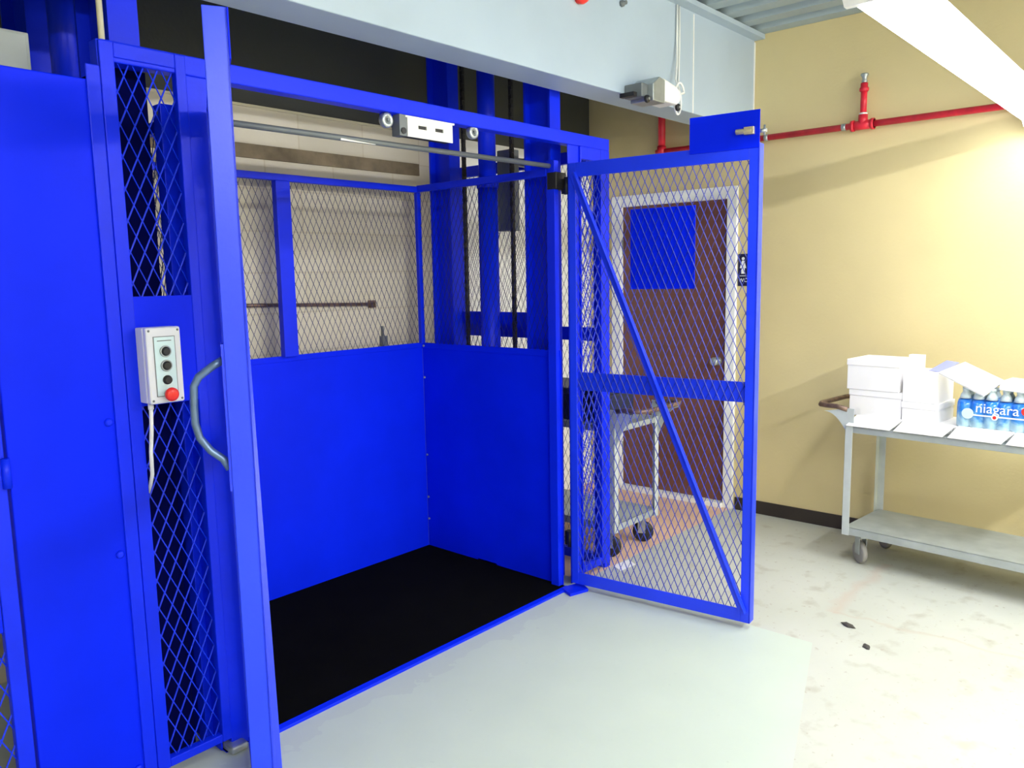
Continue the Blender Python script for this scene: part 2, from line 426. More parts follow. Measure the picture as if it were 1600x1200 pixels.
MB().lathe((XW-.05, 1.597, 2.59), (0, 0, 1), [(.014, 0), (.016, .01), (.012, .02), (.014, .03), (.022, .045), (.018, .052)], 12).build('sprinkler_head', STEEL, sp, label='grey metal sprinkler head')
MB().cyl((XW-.05, 2.89, 2.35), (XW-.05, 2.89, 2.82), .024).cyl((XW-.05, 2.89, 2.34), (XW-.05, 2.89, 2.40), .030).build('drop_pipe', REDPIPE, sp)
for yy in (2.16, 1.70, .6, -.6):
    MB().cyl((XW-.05, yy-.012, 2.365), (XW-.05, yy+.012, 2.365), .0205).box(XW-.05, XW-.001, yy-.01, yy+.01, 2.36, 2.37).build('pipe_clip', STEEL, sp)

# ------------------------------------------------------------------ hanging lamps (the room's fluorescent fixtures)
def lamp(label, x0, x1, yc, z, lens, wd=.17):
    t = thing('hanging_lamp', label, 'lamp', ((x0+x1)/2, yc, z), 0)
    MB().prism([(x0, yc-wd/2-.01, z+.035), (x0, yc+wd/2+.01, z+.035), (x0, yc+.05, z+.085), (x0, yc-.05, z+.085)], (x1-x0, 0, 0)).build('housing', WHITE, t)
    pr = [(x0+.02, yc+wd/2*math.cos(a), z+.034-.05*math.sin(a)) for a in [math.pi*i/10 for i in range(11)]]
    MB().prism(pr, (x1-x0-.04, 0, 0)).build('lens', lens, t)
    for xx in (x0, x1-.02):
        MB().prism([(xx, yc-wd/2-.012, z+.04), (xx, yc+wd/2+.012, z+.04), (xx, yc+wd/2, z-.005), (xx, yc-wd/2, z-.005)], (.02, 0, 0)).build('end_cap', WHITE, t)
    for xx in (x0+.3, x1-.3):
        MB().cyl((xx, yc, z+.085), (xx, yc, ZC+.02), .004, n=6).build('suspension_rod', STEEL, t)
    return t
lamp('glaring white fluorescent lamp hanging in the upper right by the cream wall', 2.257, 4.76, .725, 2.25, LAMP)
lamp('fluorescent lamp hanging from the deck behind the viewer, nearer the left wall', -1.3, 1.1, -1.9, 2.72, LAMP2)
lamp('fluorescent lamp hanging from the deck behind the viewer, nearer the cream wall', 1.9, 4.3, -1.9, 2.72, LAMP2)

# ------------------------------------------------------------------ expanded metal helper frames
def fxz(x0, y, z0): return lambda a, b, c: (x0+a, y+c, z0+b)
def fyz(x, y0, z0): return lambda a, b, c: (x+c, y0+a, z0+b)

# ------------------------------------------------------------------ lift enclosure front
ef = thing('lift_front_frame', 'blue steel front frame of the lift with posts and long header', 'frame', (2.2, Y0, 0))
MB().box(1.0, 3.468, Y0, Y0+.055, 2.178, 2.236).build('header', BLUE, ef, bevel=.004)
MB().box(1.243, 1.315, Y0, Y0+.06, .0, 2.236-.058).build('hinge_post', BLUE, ef, bevel=.003)
MB().box(3.128, 3.215, Y0+.004, Y0+.010, .0, 2.178).box(3.200, 3.215, Y0+.010, Y0+.06, 0, 2.178).build('hinge_post', BLUE, ef, bevel=.003)
MB().box(3.418, 3.468, Y0, Y0+.055, .0, 2.178).build('corner_post', BLUE, ef, bevel=.003)
MB().box(.992, 1.02, Y0+.006, Y0+.055, .0, 2.236).build('corner_post', BLUE, ef, bevel=.003)
MB().box(1.225, 1.285, Y0-.035, Y0+.06, 0, .028).build('base_foot', STEEL, ef, bevel=.008, label='worn grey foot plate')
MB().prism([(2.992, 2.30, .0), (3.03, 2.385, .0), (3.15, 2.352, 0), (3.10, 2.27, 0)], (0, 0, .014)).build('pivot_plate', BLUE, ef)
MB().box(1.315, 3.07, 2.356, 2.388, 0, .012).build('sill', BLUE, ef, bevel=.002)
for z in (1.98, .25):
    MB().cyl((3.095, 2.378, z-.04), (3.095, 2.378, z+.04), .012).box(3.098, 3.128, 2.380, 2.412, z-.035, z+.035).build('hinge', BLACK, ef)

def screen_panel(t, x0, x1, z0, z1, l, r, b, top, mids=()):
    """frame and expanded metal of a fixed front screen in the front plane"""
    y = Y0-.006
    MB().box(x0, x0+l, y, y+.03, z0, z1).build('stile', BLUE, t, bevel=.003)
    MB().box(x1-r, x1, y, y+.03, z0, z1).build('stile', BLUE, t, bevel=.003)
    MB().box(x0+l, x1-r, y+.001, y+.03, z1-top, z1).build('rail', BLUE, t, bevel=.003)
    MB().box(x0+l, x1-r, y+.001, y+.03, z0, z0+b).build('rail', BLUE, t, bevel=.003)
    zs = [z0+b]+[q for m_ in mids for q in m_]+[z1-top]
    for i in range(0, len(zs), 2):
        MB().expanded(fxz(x0+l-.012, Y0+.012, zs[i]-.006), x1-r-x0-l+.024, zs[i+1]-zs[i]+.012, sw=.042, lw=.09, t=.0034).build('mesh_panel', SCREENMESH, t)

ls = thing('mesh_screen', 'narrow blue mesh screen carrying the push-button box, left of the lift opening', 'screen', (1.1, Y0, .045))
screen_panel(ls, .994, 1.243, .045, 2.232, .040, .032, .028, .042, [(1.198, 1.522)])
MB().box(1.03, 1.213, Y0-.003, Y0+.012, 1.198, 1.522).build('backing_plate', BLUE_SHEET, ls)
rs = thing('mesh_screen', 'narrow blue mesh screen at the right end of the lift front behind the open gate', 'screen', (3.34, Y0, .03))
screen_panel(rs, 3.215, 3.43, .03, 2.178, .008, .044, .04, .06)

sd = thing('steel_panel', 'tall plain blue sheet steel panel at the far left, screwed at its right edge', 'panel', (.83, Y0, 0))
MB().box(.672, .990, Y0-.004, Y0+.03, .03, 2.12).build('sheet', BLUE_SHEET, sd, bevel=.004)
MB().box(.952, .990, Y0-.012, Y0-.004, .03, 2.16).build('edge_strip', BLUE, sd, bevel=.003)
for z in (1.165, .77, .09):
    MB().lathe((.935, Y0-.004, z), (0, -1, 0), [(.012, 0), (.012, .005), (.006, .009)], 10).build('screw', BLUE, sd)
MB().box(.672, .99, Y0, Y0+.03, 0, .03).build('foot_rail', BLUE, sd)
es = thing('mesh_screen', 'blue mesh screen cut off by the left border, hinged beside the plain panel', 'screen', (.36, Y0, .03))
screen_panel(es, .05, .664, .03, 2.12, .05, .042, .04, .05)
MB().box(.07, .62, Y0-.002, Y0+.008, .64, 2.08).build('backing_plate', BLUE_SHEET, es)
MB().box(.05, .664, Y0-.004, Y0+.024, 0, .03).build('foot_rail', BLUE, es)
MB().cyl((.662, Y0-.016, 1.03), (.662, Y0-.016, 1.11), .011).box(.64, .662, Y0-.012, Y0-.006, 1.03, 1.11).build('hinge', BLUE, es)

# right end screen of the enclosure, seen through the others
se = thing('mesh_screen', 'blue mesh side screen closing the right end of the lift shaft', 'screen', (3.46, 2.95, 0))
MB().box(3.445, 3.475, 3.45, 3.49, 0, 2.2).build('stile', BLUE, se)
MB().box(3.445, 3.475, Y0+.057, Y0+.085, 0, 2.2).build('stile', BLUE, se)
MB().box(3.445, 3.475, Y0+.085, 3.45, 2.14, 2.2).build('rail', BLUE, se)
MB().box(3.445, 3.475, Y0+.085, 3.45, 0, .05).build('rail', BLUE, se)
MB().box(3.446, 3.474, Y0+.085, 3.45, 1.215, 1.285).build('rail', BLUE, se)
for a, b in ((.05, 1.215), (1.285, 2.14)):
    MB().expanded(fyz(3.46, Y0+.085, a), 3.45-Y0-.085, b-a, t=.0015, dep=.0012, tw=-.0002).build('mesh_panel', SHADED_MESH, se)

# ------------------------------------------------------------------ control box
cbx = thing('control_box', 'light grey push-button control box with a red stop button on the left mesh screen', 'control box', (1.08, Y0, 1.2))
bx0, bx1, by0, by1, bz0, bz1 = 1.030, 1.134, 2.318, Y0-.004, 1.210, 1.432
MB().box(bx0, bx1, by0+.022, by1, bz0, bz1).build('enclosure', BOXGREY, cbx, bevel=.004)
cv = MB().box(bx0, bx1, by0, by0+.021, bz0-.001, bz1+.001).build('cover', BOXGREY, cbx, bevel=.006)
for xx in (bx0+.009, bx1-.009):
    for zz in (bz0+.009, bz1-.009):
        MB().lathe((xx, by0, zz), (0, -1, 0), [(.0035, 0), (.0035, .001), (.001, .0015)], 8).build('screw', GREYBAR, cv)
lg = MB().box(bx0+.022, bx1-.020, by0-.002, by0, bz0+.022, bz1-.028).build('legend_plate', PLATE, cbx, label='pale aqua legend plate')
fm = MB()
for a0, a1, b0, b1 in ((.020, .0215, .02, .196), (.0825, .084, .02, .196), (.020, .084, .02, .0215), (.020, .084, .1945, .196)):
    fm.box(bx0+a0, bx0+a1, by0-.0024, by0-.0002, bz0+b0, bz0+b1)
fm.build('legend_border', GREYBAR, cbx)
pc = bx0+.053
MB().box(pc-.022, pc+.020, by0-.0026, by0-.002, bz1-.040, bz1-.0375).build('legend_print', GREYBAR, lg)
for i, zz in enumerate((1.362, 1.320, 1.278)):
    pb = MB().lathe((pc, by0-.002, zz), (0, -1, 0), [(.0135, 0), (.0135, .004), (.011, .0045), (.011, .010), (.010, .012)], 20).build('push_button', BLACK, cbx)
    if i < 2: MB().lathe((pc, by0-.002, zz), (0, -1, 0), [(.017, 0), (.017, .004), (.0137, .006), (.0137, .002)], 20).build('chrome_ring', STEEL, pb)
sb = MB().lathe((pc+.002, by0-.002, 1.236), (0, -1, 0), [(.011, 0), (.010, .012), (.019, .013), (.0205, .018), (.0195, .023), (.013, .027), (0.002, .028)], 24).build('stop_button', RED, cbx, label='red mushroom stop button')
MB().lathe((pc+.002, by0-.002, 1.236), (0, -1, 0), [(.0145, 0), (.0145, .006), (.011, .007)], 20).build('collar', STEEL, sb)
cbl = MB().cyl((1.048, 2.36, 1.213), (1.048, 2.36, 1.190), .008).tube([(1.048, 2.36, 1.195), (1.047, 2.365, 1.13), (1.043, 2.372, 1.06), (1.046, 2.382, .99), (1.05, Y0+.02, .95), (1.05, Y0+.05, .90)], .0058, 10)
cbl.build('conduit', CABLE, cbx)

# ------------------------------------------------------------------ swing gates
def gate(name, label, hinge, direction, W, sg, left):
    rz = math.atan2(direction[1], direction[0])
    t = thing(name, label, 'gate', (hinge[0], hinge[1], .03), rz, 'swing gates of the lift')
    z0, z1 = 0.0, 2.05; T = .045
    def bx(a0, a1, c0, c1, b0, b1): return MB().box(a0, a1, sg*c0, sg*c1, b0, b1)
    # angle-iron stiles and rails: a face leg and an outward leg each
    s = bx(0, .04, 0, .006, z0, z1); s.box(0, .006, 0, sg*T, z0, z1); s.build('stile', GATEBLUE, t, bevel=.0015, local=True)
    ze2 = 2.142 if left else z1
    s = bx(W-.042, W, 0, .006, z0, ze2); s.box(W-.007, W, 0, sg*(T+.008), z0, ze2); s.build('stile', GATEBLUE, t, bevel=.0015, local=True)
    for za, zb, ze in ((z0, z0+.06, z0), (z1-.065, z1, z1)):
        s = bx(.04, W-.042, .0005, .006, za, zb); s.box(.006, W-.007, sg*.006, sg*T, ze if ze == z0 else ze-.006, ze+.006 if ze == z0 else ze)
        s.build('rail', GATEBLUE, t, bevel=.0015, local=True)
    bx(.04, W-.042, .014, .02, .978, 1.066).build('mid_rail', GATEBLUE, t, bevel=.001, local=True)
    MB().expanded(lambda a, b, c: (.03+a, sg*(.010)+c, .05+b), W-.065, z1-.11).build('mesh_panel', BLUE_MESH, t, local=True)
    dv = MB().bar((.03, -sg*.006, z1-.045), (W-.03, -sg*.006, z0+.05), .034, .008, (0, 1, 0))
    dv.bar((.03+.014, -sg*.014, z1-.045), (W-.03+.014, -sg*.014, z0+.05), .005, .022, (0, 1, 0))
    dv.build('diagonal_brace', GATEBLUE, t, bevel=.001, local=True)
    if not left:
        bx(.318, .628, .016, .020, 1.462, 1.82).build('lock_plate', BLUE_SHEET, t, bevel=.001, local=True)
    bx(W-.30, W, -.004, 0, z1-.02, 2.18 if not left else 2.142).build('striker_plate', BLUE_SHEET, t, bevel=.001, local=True)
    if not left:
        lb = MB().cyl((W-.095, -sg*.012, 2.098), (W-.03, -sg*.012, 2.098), .011).box(W-.06, W-.02, -sg*.022, -sg*.004, 2.083, 2.113)
        lb.build('latch_bolt', BRASS, t, bevel=.001, local=True, label='brass coloured latch bolt')
        MB().cyl((W-.02, sg*.02, 2.098), (W+.02, sg*.02, 2.098), .008).cyl((W+.012, sg*.02, 2.08), (W+.012, sg*.02, 2.12), .004).build('latch_lever', STEEL, t, local=True)
    else:
        bx(W-.058, W-.004, T+.008, T+.014, 1.03, 1.385).build('handle_plate', GATEBLUE, t, local=True)
        HZ = .56; hp = [(W-.03, sg*(T+.012), .79), (W-.033, sg*(T+.035), .777), (W-.04, sg*(T+.068), .752), (W-.042, sg*(T+.08), .73), (W-.042, sg*(T+.083), .68), (W-.042, sg*(T+.083), .64),
              (W-.041, sg*(T+.075), .605), (W-.037, sg*(T+.052), .572), (W-.032, sg*(T+.025), .55), (W-.029, sg*(T+.012), .525)]
        MB().tube([(a_, b_, c_+HZ-.005) for a_, b_, c_ in hp], .0095, 12).build('pull_handle', HANDLE, t, local=True, label='worn steel pull handle')
    return t
A = Vector((3.082, 2.361)); B = Vector((3.185, 1.461)); dr = (B-A).normalized()
gate('swing_gate', 'open blue mesh gate on the right, hinged beside the right-hand screen', A, dr, (B-A).length, 1, False)
dl = Vector((-.492, -.871)).normalized()
# the left leaf stands nearly edge-on to the viewer
En = Vector((.492, .871))*2.0; nrm = Vector((dl.y, -dl.x))      # outward (left) side
E0 = En - nrm*.026
H0 = E0 - dl*.70 + nrm*.022
gate('swing_gate', 'open blue gate on the left seen almost edge-on, with a curved pull handle', H0, (E0-H0).normalized(), .70, -1, True)

# ------------------------------------------------------------------ lift platform and cage
cx0, cx1, cy0, cy1 = 1.222, 3.08, 2.412, 3.41
cg = thing('lift_platform', 'blue lift platform with sheet and mesh sides and a black floor', 'lift platform', (2.2, 2.9, 0))
MB().box(cx0, cx1, 2.39, cy1+.02, .0, .002).build('deck', BLUE, cg)
MB().box(cx0+.002, cx1-.002, 2.3905, cy1-.003, .002, .005).build('floor_covering', BLACK_RUBBER, cg, label='black floor covering')
MB().box(cx0, cx1, cy1, cy1+.006, .002, 1.195).box(cx0, cx1, cy1-.006, cy1, 1.17, 1.198).build('side_panel', BLUE_SHEET, cg, bevel=.001)
MB().box(cx1, cx1+.006, cy0, cy1, .002, 1.195).box(cx1-.004, cx1, cy0, cy1, 1.165, 1.198).build('side_panel', BLUE_SHEET, cg, bevel=.001)
MB().box(cx0-.006, cx0, cy0, cy1, .002, 1.195).build('side_panel', BLUE_SHEET, cg, bevel=.001)
MB().box(cx1-.026, cx1, cy1-.026, cy1, 1.195, 2.06).build('corner_post', BLUE, cg, bevel=.002)
MB().box(cx0, cx0+.026, cy1-.026, cy1, 1.195, 2.06).build('corner_post', BLUE, cg, bevel=.002)
MB().box(cx1-.028, cx1+.005, cy0+.006, cy0+.055, .002, 2.10).build('corner_post', BLUE, cg, bevel=.002)
MB().box(cx0-.03, cx0+.02, cy0+.05, cy0+.10, .002, 2.10).build('corner_post', BLUE, cg, bevel=.002)
MB().box(cx0+.026, cx1-.026, cy1-.03, cy1, 2.028, 2.06).build('top_rail', BLUE, cg, bevel=.002)
MB().box(cx1-.03, cx1, cy0+.055, cy1-.026, 2.03, 2.065).build('top_rail', BLUE, cg, bevel=.002)
MB().box(cx0, cx0+.03, cy0+.10, cy1-.026, 2.03, 2.065).build('top_rail', BLUE, cg, bevel=.002)
MB().box(2.158, 2.235, cy1-.042, cy1-.004, 1.195, 2.028).build('stiffener', BLUE, cg, bevel=.003)
MB().cyl((cx0-.03, cy0+.075, 2.075), (cx1, cy0+.035, 2.075), .011).build('front_tie_bar', GREYBAR, cg, label='grey steel tie bar')
MB().box(1.86, 2.02, cy0+.050, cy0+.058, 2.065, 2.072).build('bar_tag', WHITE, cg)
MB().expanded(fxz(cx0+.026, cy1+.002, 1.195), cx1-cx0-.052, .835, t=.002, dep=.0016, tw=-.0004).build('mesh_panel', SHADED_MESH, cg)
MB().expanded(fyz(cx1-.006, cy0+.055, 1.195), cy1-cy0-.08, .835, t=.0015, dep=.0012, tw=-.0002).build('mesh_panel', SHADED_MESH, cg)
MB().expanded(fyz(cx0+.006, cy0+.10, 1.195), cy1-cy0-.126, .835, t=.002, dep=.0016, tw=-.0004).build('mesh_panel', SHADED_MESH, cg)
for (yy, zz) in ((cy1-.02, 1.18), (cy1-.02, 1.0), (cy1-.02, .55), (cy1-.02, .30), (cy1-.02, .17), (cy0+.03, 1.06), (cy0+.03, .97)):
    MB().lathe((cx1-.008, yy, zz), (-1, 0, 0), [(.007, 0), (.007, .004), (.003, .007)], 8).build('bolt', STEEL, cg)
MB().box(cx1-.03, cx1+.05, cy0-.006, cy0+.05, 1.965, 2.045).build('guide_shoe', BLACK, cg, bevel=.004, label='black guide shoe')

# roller stops and interlock under the header
ib = thing('interlock_box', 'white steel interlock box with two slots under the lift header', 'interlock', (2.24, 2.42, 2.14))
w = MB().box(2.125, 2.365, 2.395, 2.40, 2.147, 2.176).box(2.125, 2.365, 2.395, 2.40, 2.10, 2.133)
for a, b in ((2.125, 2.180), (2.224, 2.270), (2.314, 2.365)): w.box(a, b, 2.395, 2.40, 2.133, 2.147)
w.box(2.115, 2.375, 2.393, 2.44, 2.170, 2.177)
w.build('cover', WHITE, ib)
MB().box(2.127, 2.363, 2.4005, 2.44, 2.102, 2.17).build('housing', BLACK, ib)
MB().box(2.085, 2.122, 2.395, 2.44, 2.10, 2.178).build('end_plate', GREYBAR, ib)
MB().cyl((2.103, 2.394, 2.118), (2.103, 2.390, 2.118), .012).build('end_bolt', BLACK, ib)
def roller(x, z, label):
    t = thing('roller', label, 'roller', (x, 2.42, z), 0, 'rollers under the header')
    MB().lathe((x, 2.425, z), (0, -1, 0), [(.026, 0), (.028, .004), (.028, .020), (.024, .024), (.013, .025), (.011, .020), (.004, .020)], 22).build('wheel', STEEL, t)
    MB().cyl((x, 2.402, z), (x, 2.395, z), .007).build('axle', GREYBAR, t)
    MB().box(x-.008, x+.045, 2.427, 2.44, z, 2.178).build('bracket', BLUE, t)
roller(2.035, 2.150, 'round grey roller under the header just left of the white interlock box')
roller(2.500, 2.160, 'round grey roller under the header just right of the white interlock box')

# ------------------------------------------------------------------ masts, cylinder, chains
def ibeam(x0, x1, y0, y1, z0, z1, tf=.012):
    b = MB(); b.box(x0, x1, y0, y0+tf, z0, z1); b.box(x0, x1, y1-tf, y1, z0, z1); b.box((x0+x1)/2-.005, (x0+x1)/2+.005, y0+tf, y1-tf, z0, z1)
    return b
m1 = thing('lift_mast', 'blue twin-rail mast at the right side of the lift shaft', 'mast', (3.165, 2.95, 0))
ibeam(3.125, 3.205, 3.195, 3.355, 0, 2.88).build('guide_rail', BLUE, m1)
ibeam(3.125, 3.205, 2.498, 2.665, 0, 2.88).build('guide_rail', BLUE, m1)
for za, zb in ((1.303, 1.372), (.45, .52), (2.80, 2.88)):
    MB().box(3.20, 3.235, 2.63, 3.23, za, zb).build('cross_bar', BLUE, m1)
m2 = thing('lift_mast', 'blue twin-rail mast at the left side, behind the narrow mesh screen', 'mast', (1.13, 2.95, 0))
ibeam(1.08, 1.17, 3.16, 3.40, 0, 2.88).build('guide_rail', BLUE, m2)
ibeam(1.08, 1.17, 2.515, 2.75, 0, 2.88).build('guide_rail', BLUE, m2)
MB().box(1.06, 1.172, 2.50, 2.762, 0.02, 2.19).build('rail_shade_box', SHADE_NAVY, m2, label='dark navy box standing in for the shade on the rail')  # added box, its near-black colour gives the shade around the left rail
MB().box(1.09, 1.16, 2.75, 3.16, 1.303, 1.372).build('cross_bar', BLUE, m2)
MB().box(1.09, 1.16, 2.75, 3.16, .30, .37).build('cross_bar', BLUE, m2)
def cylinder(x, y, label):
    t = thing('hydraulic_cylinder', label, 'hydraulic cylinder', (x, y, 0), 0, 'hydraulic cylinders')
    MB().cyl((x, y, .012), (x, y, 2.02), .052, n=24).build('barrel', BLUE, t)
    MB().cyl((x, y, 2.02), (x, y, 2.06), .058, n=24).build('gland', BLUE, t)
    MB().cyl((x, y, 2.06), (x, y, 2.78), .046, n=24).build('ram', BLUE, t)
    MB().box(x-.07, x+.07, y-.07, y+.07, 0, .012).build('foot', BLUE, t)
cylinder(3.15, 2.94, 'blue hydraulic cylinder standing between the right mast rails')
cylinder(1.13, 2.975, 'blue hydraulic cylinder standing between the left mast rails')
def chain(x, y, z0, z1, label):
    b = MB(); z = z0; i = 0
    while z < z1:
        b.box(x-.008, x+.008, y-.010, y+.010, z, min(z1, z+.022)) if i % 2 else b.box(x-.011, x+.011, y-.006, y+.006, z-.003, min(z1, z+.025))
        z += .022; i += 1
    tag(b.build('lift_chain', CHAIN), label, 'chain', 'lift chains')
chain(3.165, 2.782, .05, 2.85, 'dark lift chain between the cylinder and the front rail of the right mast')
chain(3.165, 3.125, .05, 2.85, 'dark lift chain between the cylinder and the back rail of the right mast')
dk = thing('junction_box', 'dark grey metal box fixed beside the chain of the right mast', 'box', (3.27, 2.87, 1.8))
MB().box(3.236, 3.30, 2.85, 2.95, 1.80, 2.22).build('housing', GREYBAR, dk, bevel=.004)
MB().box(3.30, 3.446, 2.88, 2.92, 2.145, 2.185).build('mounting_arm', GREYBAR, dk)
cpipe = thing('cream_conduit', 'thin cream conduit rising above the header at the upper left', 'conduit', (1.042, 2.475, 0))
MB().cyl((1.042, 2.475, 0), (1.042, 2.475, 2.92), .0085).build('tube', CREAMPIPE, cpipe)
gc = thing('grey_cabinet', 'grey steel cabinet showing above the plain blue panel at the upper left corner', 'cabinet', (.6, 2.7, 2.1))
MB().box(.35, .893, 2.60, 2.85, 2.02, 2.27).build('housing', GREYCAB, gc, bevel=.004)
MB().box(.36, .883, 2.592, 2.60, 2.03, 2.262).build('door', GREYCAB, gc, bevel=.002)
MB().box(.36, .40, 2.62, 2.84, 0, 2.02).box(.77, .81, 2.62, 2.84, 0, 2.02).build('stand', GREYBAR, gc)
rod = thing('wall_rod', 'rusty brown rod along the block wall behind the lift cage', 'rod', (2.4, 3.5, 1.44))
MB().cyl((1.5, 3.50, 1.462), (2.82, 3.50, 1.424), .009).build('tube', RUST, rod)
MB().box(2.79, 2.83, 3.50, YB, 1.405, 1.445).box(1.6, 1.63, 3.5, YB, 1.44, 1.48).build('bracket', RUST, rod)
wb = MB().box(2.86, 2.895, YB-.03, YB, 1.19, 1.245).box(2.872, 2.878, YB-.02, YB, 1.245, 1.30)
tag(wb.build('wall_bracket', GREYBAR), 'small dark bracket on the block wall just above the platform side', 'bracket')

# ------------------------------------------------------------------ carts
def make_cart(label, loc, rz, wheel, tube, Lc=1.15, Wc=.44, gl=.125, gd=.04, swivel=-38):
    """local x along the length (away from the handle), local y across (towards the back), origin at handle end, front corner"""
    t = thing('utility_cart', label, 'cart', loc, rz, 'grey steel utility carts')
    zt, zl = .75, .205
    s = MB().box(0, Lc, 0, Wc, zt-.006, zt); s.box(0, Lc, 0, .004, zt-.035, zt); s.box(0, Lc, Wc-.004, Wc, zt-.035, zt)
    s.box(0, .004, 0, Wc, zt-.035, zt); s.box(Lc-.004, Lc, 0, Wc, zt-.035, zt); s.build('top_shelf', CARTM, t, bevel=.002, local=True)
    s = MB().box(.008, Lc-.008, .0, Wc, zl-.006, zl); s.box(.008, Lc-.008, 0, .004, zl-.042, zl); s.box(.008, Lc-.008, Wc-.004, Wc, zl-.042, zl)
    s.box(.008, .012, 0, Wc, zl-.042, zl); s.box(Lc-.012, Lc-.008, 0, Wc, zl-.042, zl); s.build('bottom_shelf', CARTM, t, bevel=.002, local=True)
    for xx, sx in ((0, 1), (Lc, -1)):
        for yy, sy in ((0, 1), (Wc, -1)):
            q = MB().box(xx-sx*.003, xx+sx*.036, yy-sy*.003, yy, zl-.045, zt); q.box(xx-sx*.003, xx, yy-sy*.003, yy+sy*.036, zl-.045, zt)
            q.build('leg', CARTLEG, t, bevel=.001, local=True)
            wx, wy = xx+sx*.085, yy+sy*.055
            cs = MB().box(-.04, .04, -.03, .03, zl-.052, zl-.044)
            cs.box(-.034, .010, -.021, -.018, .055, zl-.052); cs.box(-.034, .010, .018, .021, .055, zl-.052)
            ca = cs.build('caster', STEEL, t, local=True)
            ca.location = (wx, wy, 0); ca.rotation_euler = (0, 0, math.radians(swivel))
            MB().lathe((-.018, -.016, .062), (0, 1, 0), [(.02, 0), (.05, .002), (.060, .006), (.062, .016), (.060, .026), (.05, .030), (.02, .032)], 24).build('wheel', wheel, ca, local=True)
    # handle bow over the end, on two gussets
    hz = .845; pr = [(.02, .012, zt), (-.005, .012, hz-.03), (-.03, .014, hz)]
    hp = [(.0, .014, hz-.012), (-.06, .014, hz), (-.12, .016, hz), (-.155, .03, hz), (-.17, .07, hz), (-.172, Wc/2, hz), (-.17, Wc-.07, hz), (-.155, Wc-.03, hz), (-.12, Wc-.016, hz), (-.06, Wc-.014, hz), (0, Wc-.014, hz-.012)]
    MB().tube(hp, .0135, 12).build('handle', tube, t, local=True, label='worn handle bow')
    for yy in (.008, Wc-.012):
        gp = [(0, yy, hz-.006)]
        for i in range(9):
            k = i/8; gp.append((-gl*(1-k), yy, hz-.03-(gd+hz-zt-.03)*k**2.2))
        MB().prism(gp, (0, .004, 0)).build('gusset', CARTLEG, t, local=True)
        MB().box(0, .036, yy, yy+.003, zt, hz-.004).build('upright', CARTLEG, t, local=True)
    return t
ang = math.radians(5)
RZ1 = math.atan2(-math.cos(ang), -math.sin(ang))          # local x runs along -y, slightly to -x ; local y -> +x
CO = Vector((4.272, 1.448))
make_cart('long grey steel cart loaded with white boxes and water by the cream wall', (CO.x, CO.y, 0), RZ1, WHEELG, RUST)
ux = Vector((math.cos(RZ1), math.sin(RZ1))); uy = Vector((-math.sin(RZ1), math.cos(RZ1)))
def cw(a, b): p = CO+ux*a+uy*b; return (p.x, p.y)
ZT = .751
def carton(label, a, b, la, lb, z, h, name='white_carton', rot=0.0, lid=.032, flap=False, group='white cartons on the cart'):
    x, y = cw(a, b); t = thing(name, label, 'box', (x, y, z), RZ1+rot, group)
    MB().box(0, la, 0, lb, 0, h-(lid if lid else 0)).build('body', CARD, t, bevel=.002, local=True)
    if lid: MB().box(-.003, la+.003, -.003, lb+.003, h-lid, h).build('lid', CARD, t, bevel=.002, local=True)
    return t
# cards leaning on the front edge against low flat cartons
def liner(label, a, w_):
    x, y = cw(a, -.010); t = MB().prism([(0, 0, 0), (w_-.035, 0, 0), (w_-.003, .085, .046), (.02, .085, .046)], (0, -.002, .004)).build('white_card', CARD, None)
    t.location = (x, y, ZT); t.rotation_euler = (0, 0, RZ1); tag(t, label, 'card', 'white cards on the cart edge')
liner('tilted white card on the cart edge under the leftmost carton stack', .004, .255)
liner('tilted white card on the cart edge below the middle carton stack', .245, .262)
liner('tilted white card on the cart edge below the blue water pack', .497, .262)
liner('tilted white card at the right on the cart edge, cut by the photo border', .745, .24)
def flat_carton(label, a, la):
    x, y = cw(a, .088); t = MB().box(0, la, 0, .30, 0, .040).build('flat_carton', CARD, None, bevel=.003)
    t.location = (x, y, ZT); t.rotation_euler = (0, 0, RZ1); tag(t, label, 'box', 'flat cartons on the cart')
flat_carton('low flat white carton under the leftmost carton stack', .0385, .197)
flat_carton('low flat white carton under the middle carton stack', .238, .248)
flat_carton('low flat white carton under the blue water pack', .489, .42)
b0 = .112; ZF = ZT+.0405
carton('lower white carton of the leftmost stack on the cart', -.036, b0, .268, .265, ZF, .139)
carton('upper white carton of the leftmost stack on the cart', -.050, b0-.006, .268, .265, ZF+.140, .160)
carton('tall narrow white carton standing behind the leftmost stack', .155, b0+.278, .072, .045, ZT, .352, lid=0)
carton('lower white carton of the middle stack beside the water pack', .237, b0-.004, .165, .25, ZF, .098)
carton('upper white carton of the middle stack with an open lid leaning to its right', .236, b0-.004, .160, .25, ZF+.099, .150, lid=0)
def plate(name, label, cat, m, pts, th):
    P = [Vector((*cw(a, b), ZT+z)) for a, b, z in pts]; n = (P[1]-P[0]).cross(P[3]-P[0]).normalized()
    if n.z > 0: n = -n
    c = sum(P, Vector())/4; o = MB().prism([p-c for p in P], n*th).build(name, m, None, bevel=.001)
    o.location = c; return tag(o, label, cat)
plate('lavender_card', 'small lavender blue card sticking up behind the leaning white lid', 'card', LAV, [(.325, .20, .296), (.385, .27, .345), (.445, .27, .338), (.385, .20, .292)], .003)
plate('carton_lid', 'loose white carton lid leaning from the middle stack onto the water pack', 'lid', CARD, [(.412, .085, .304), (.618, .085, .208), (.664, .225, .268), (.484, .225, .348)], .010)
ld2 = MB().box(0, .32, 0, .19, 0, .042).build('carton_lid', CARD, None, bevel=.004)
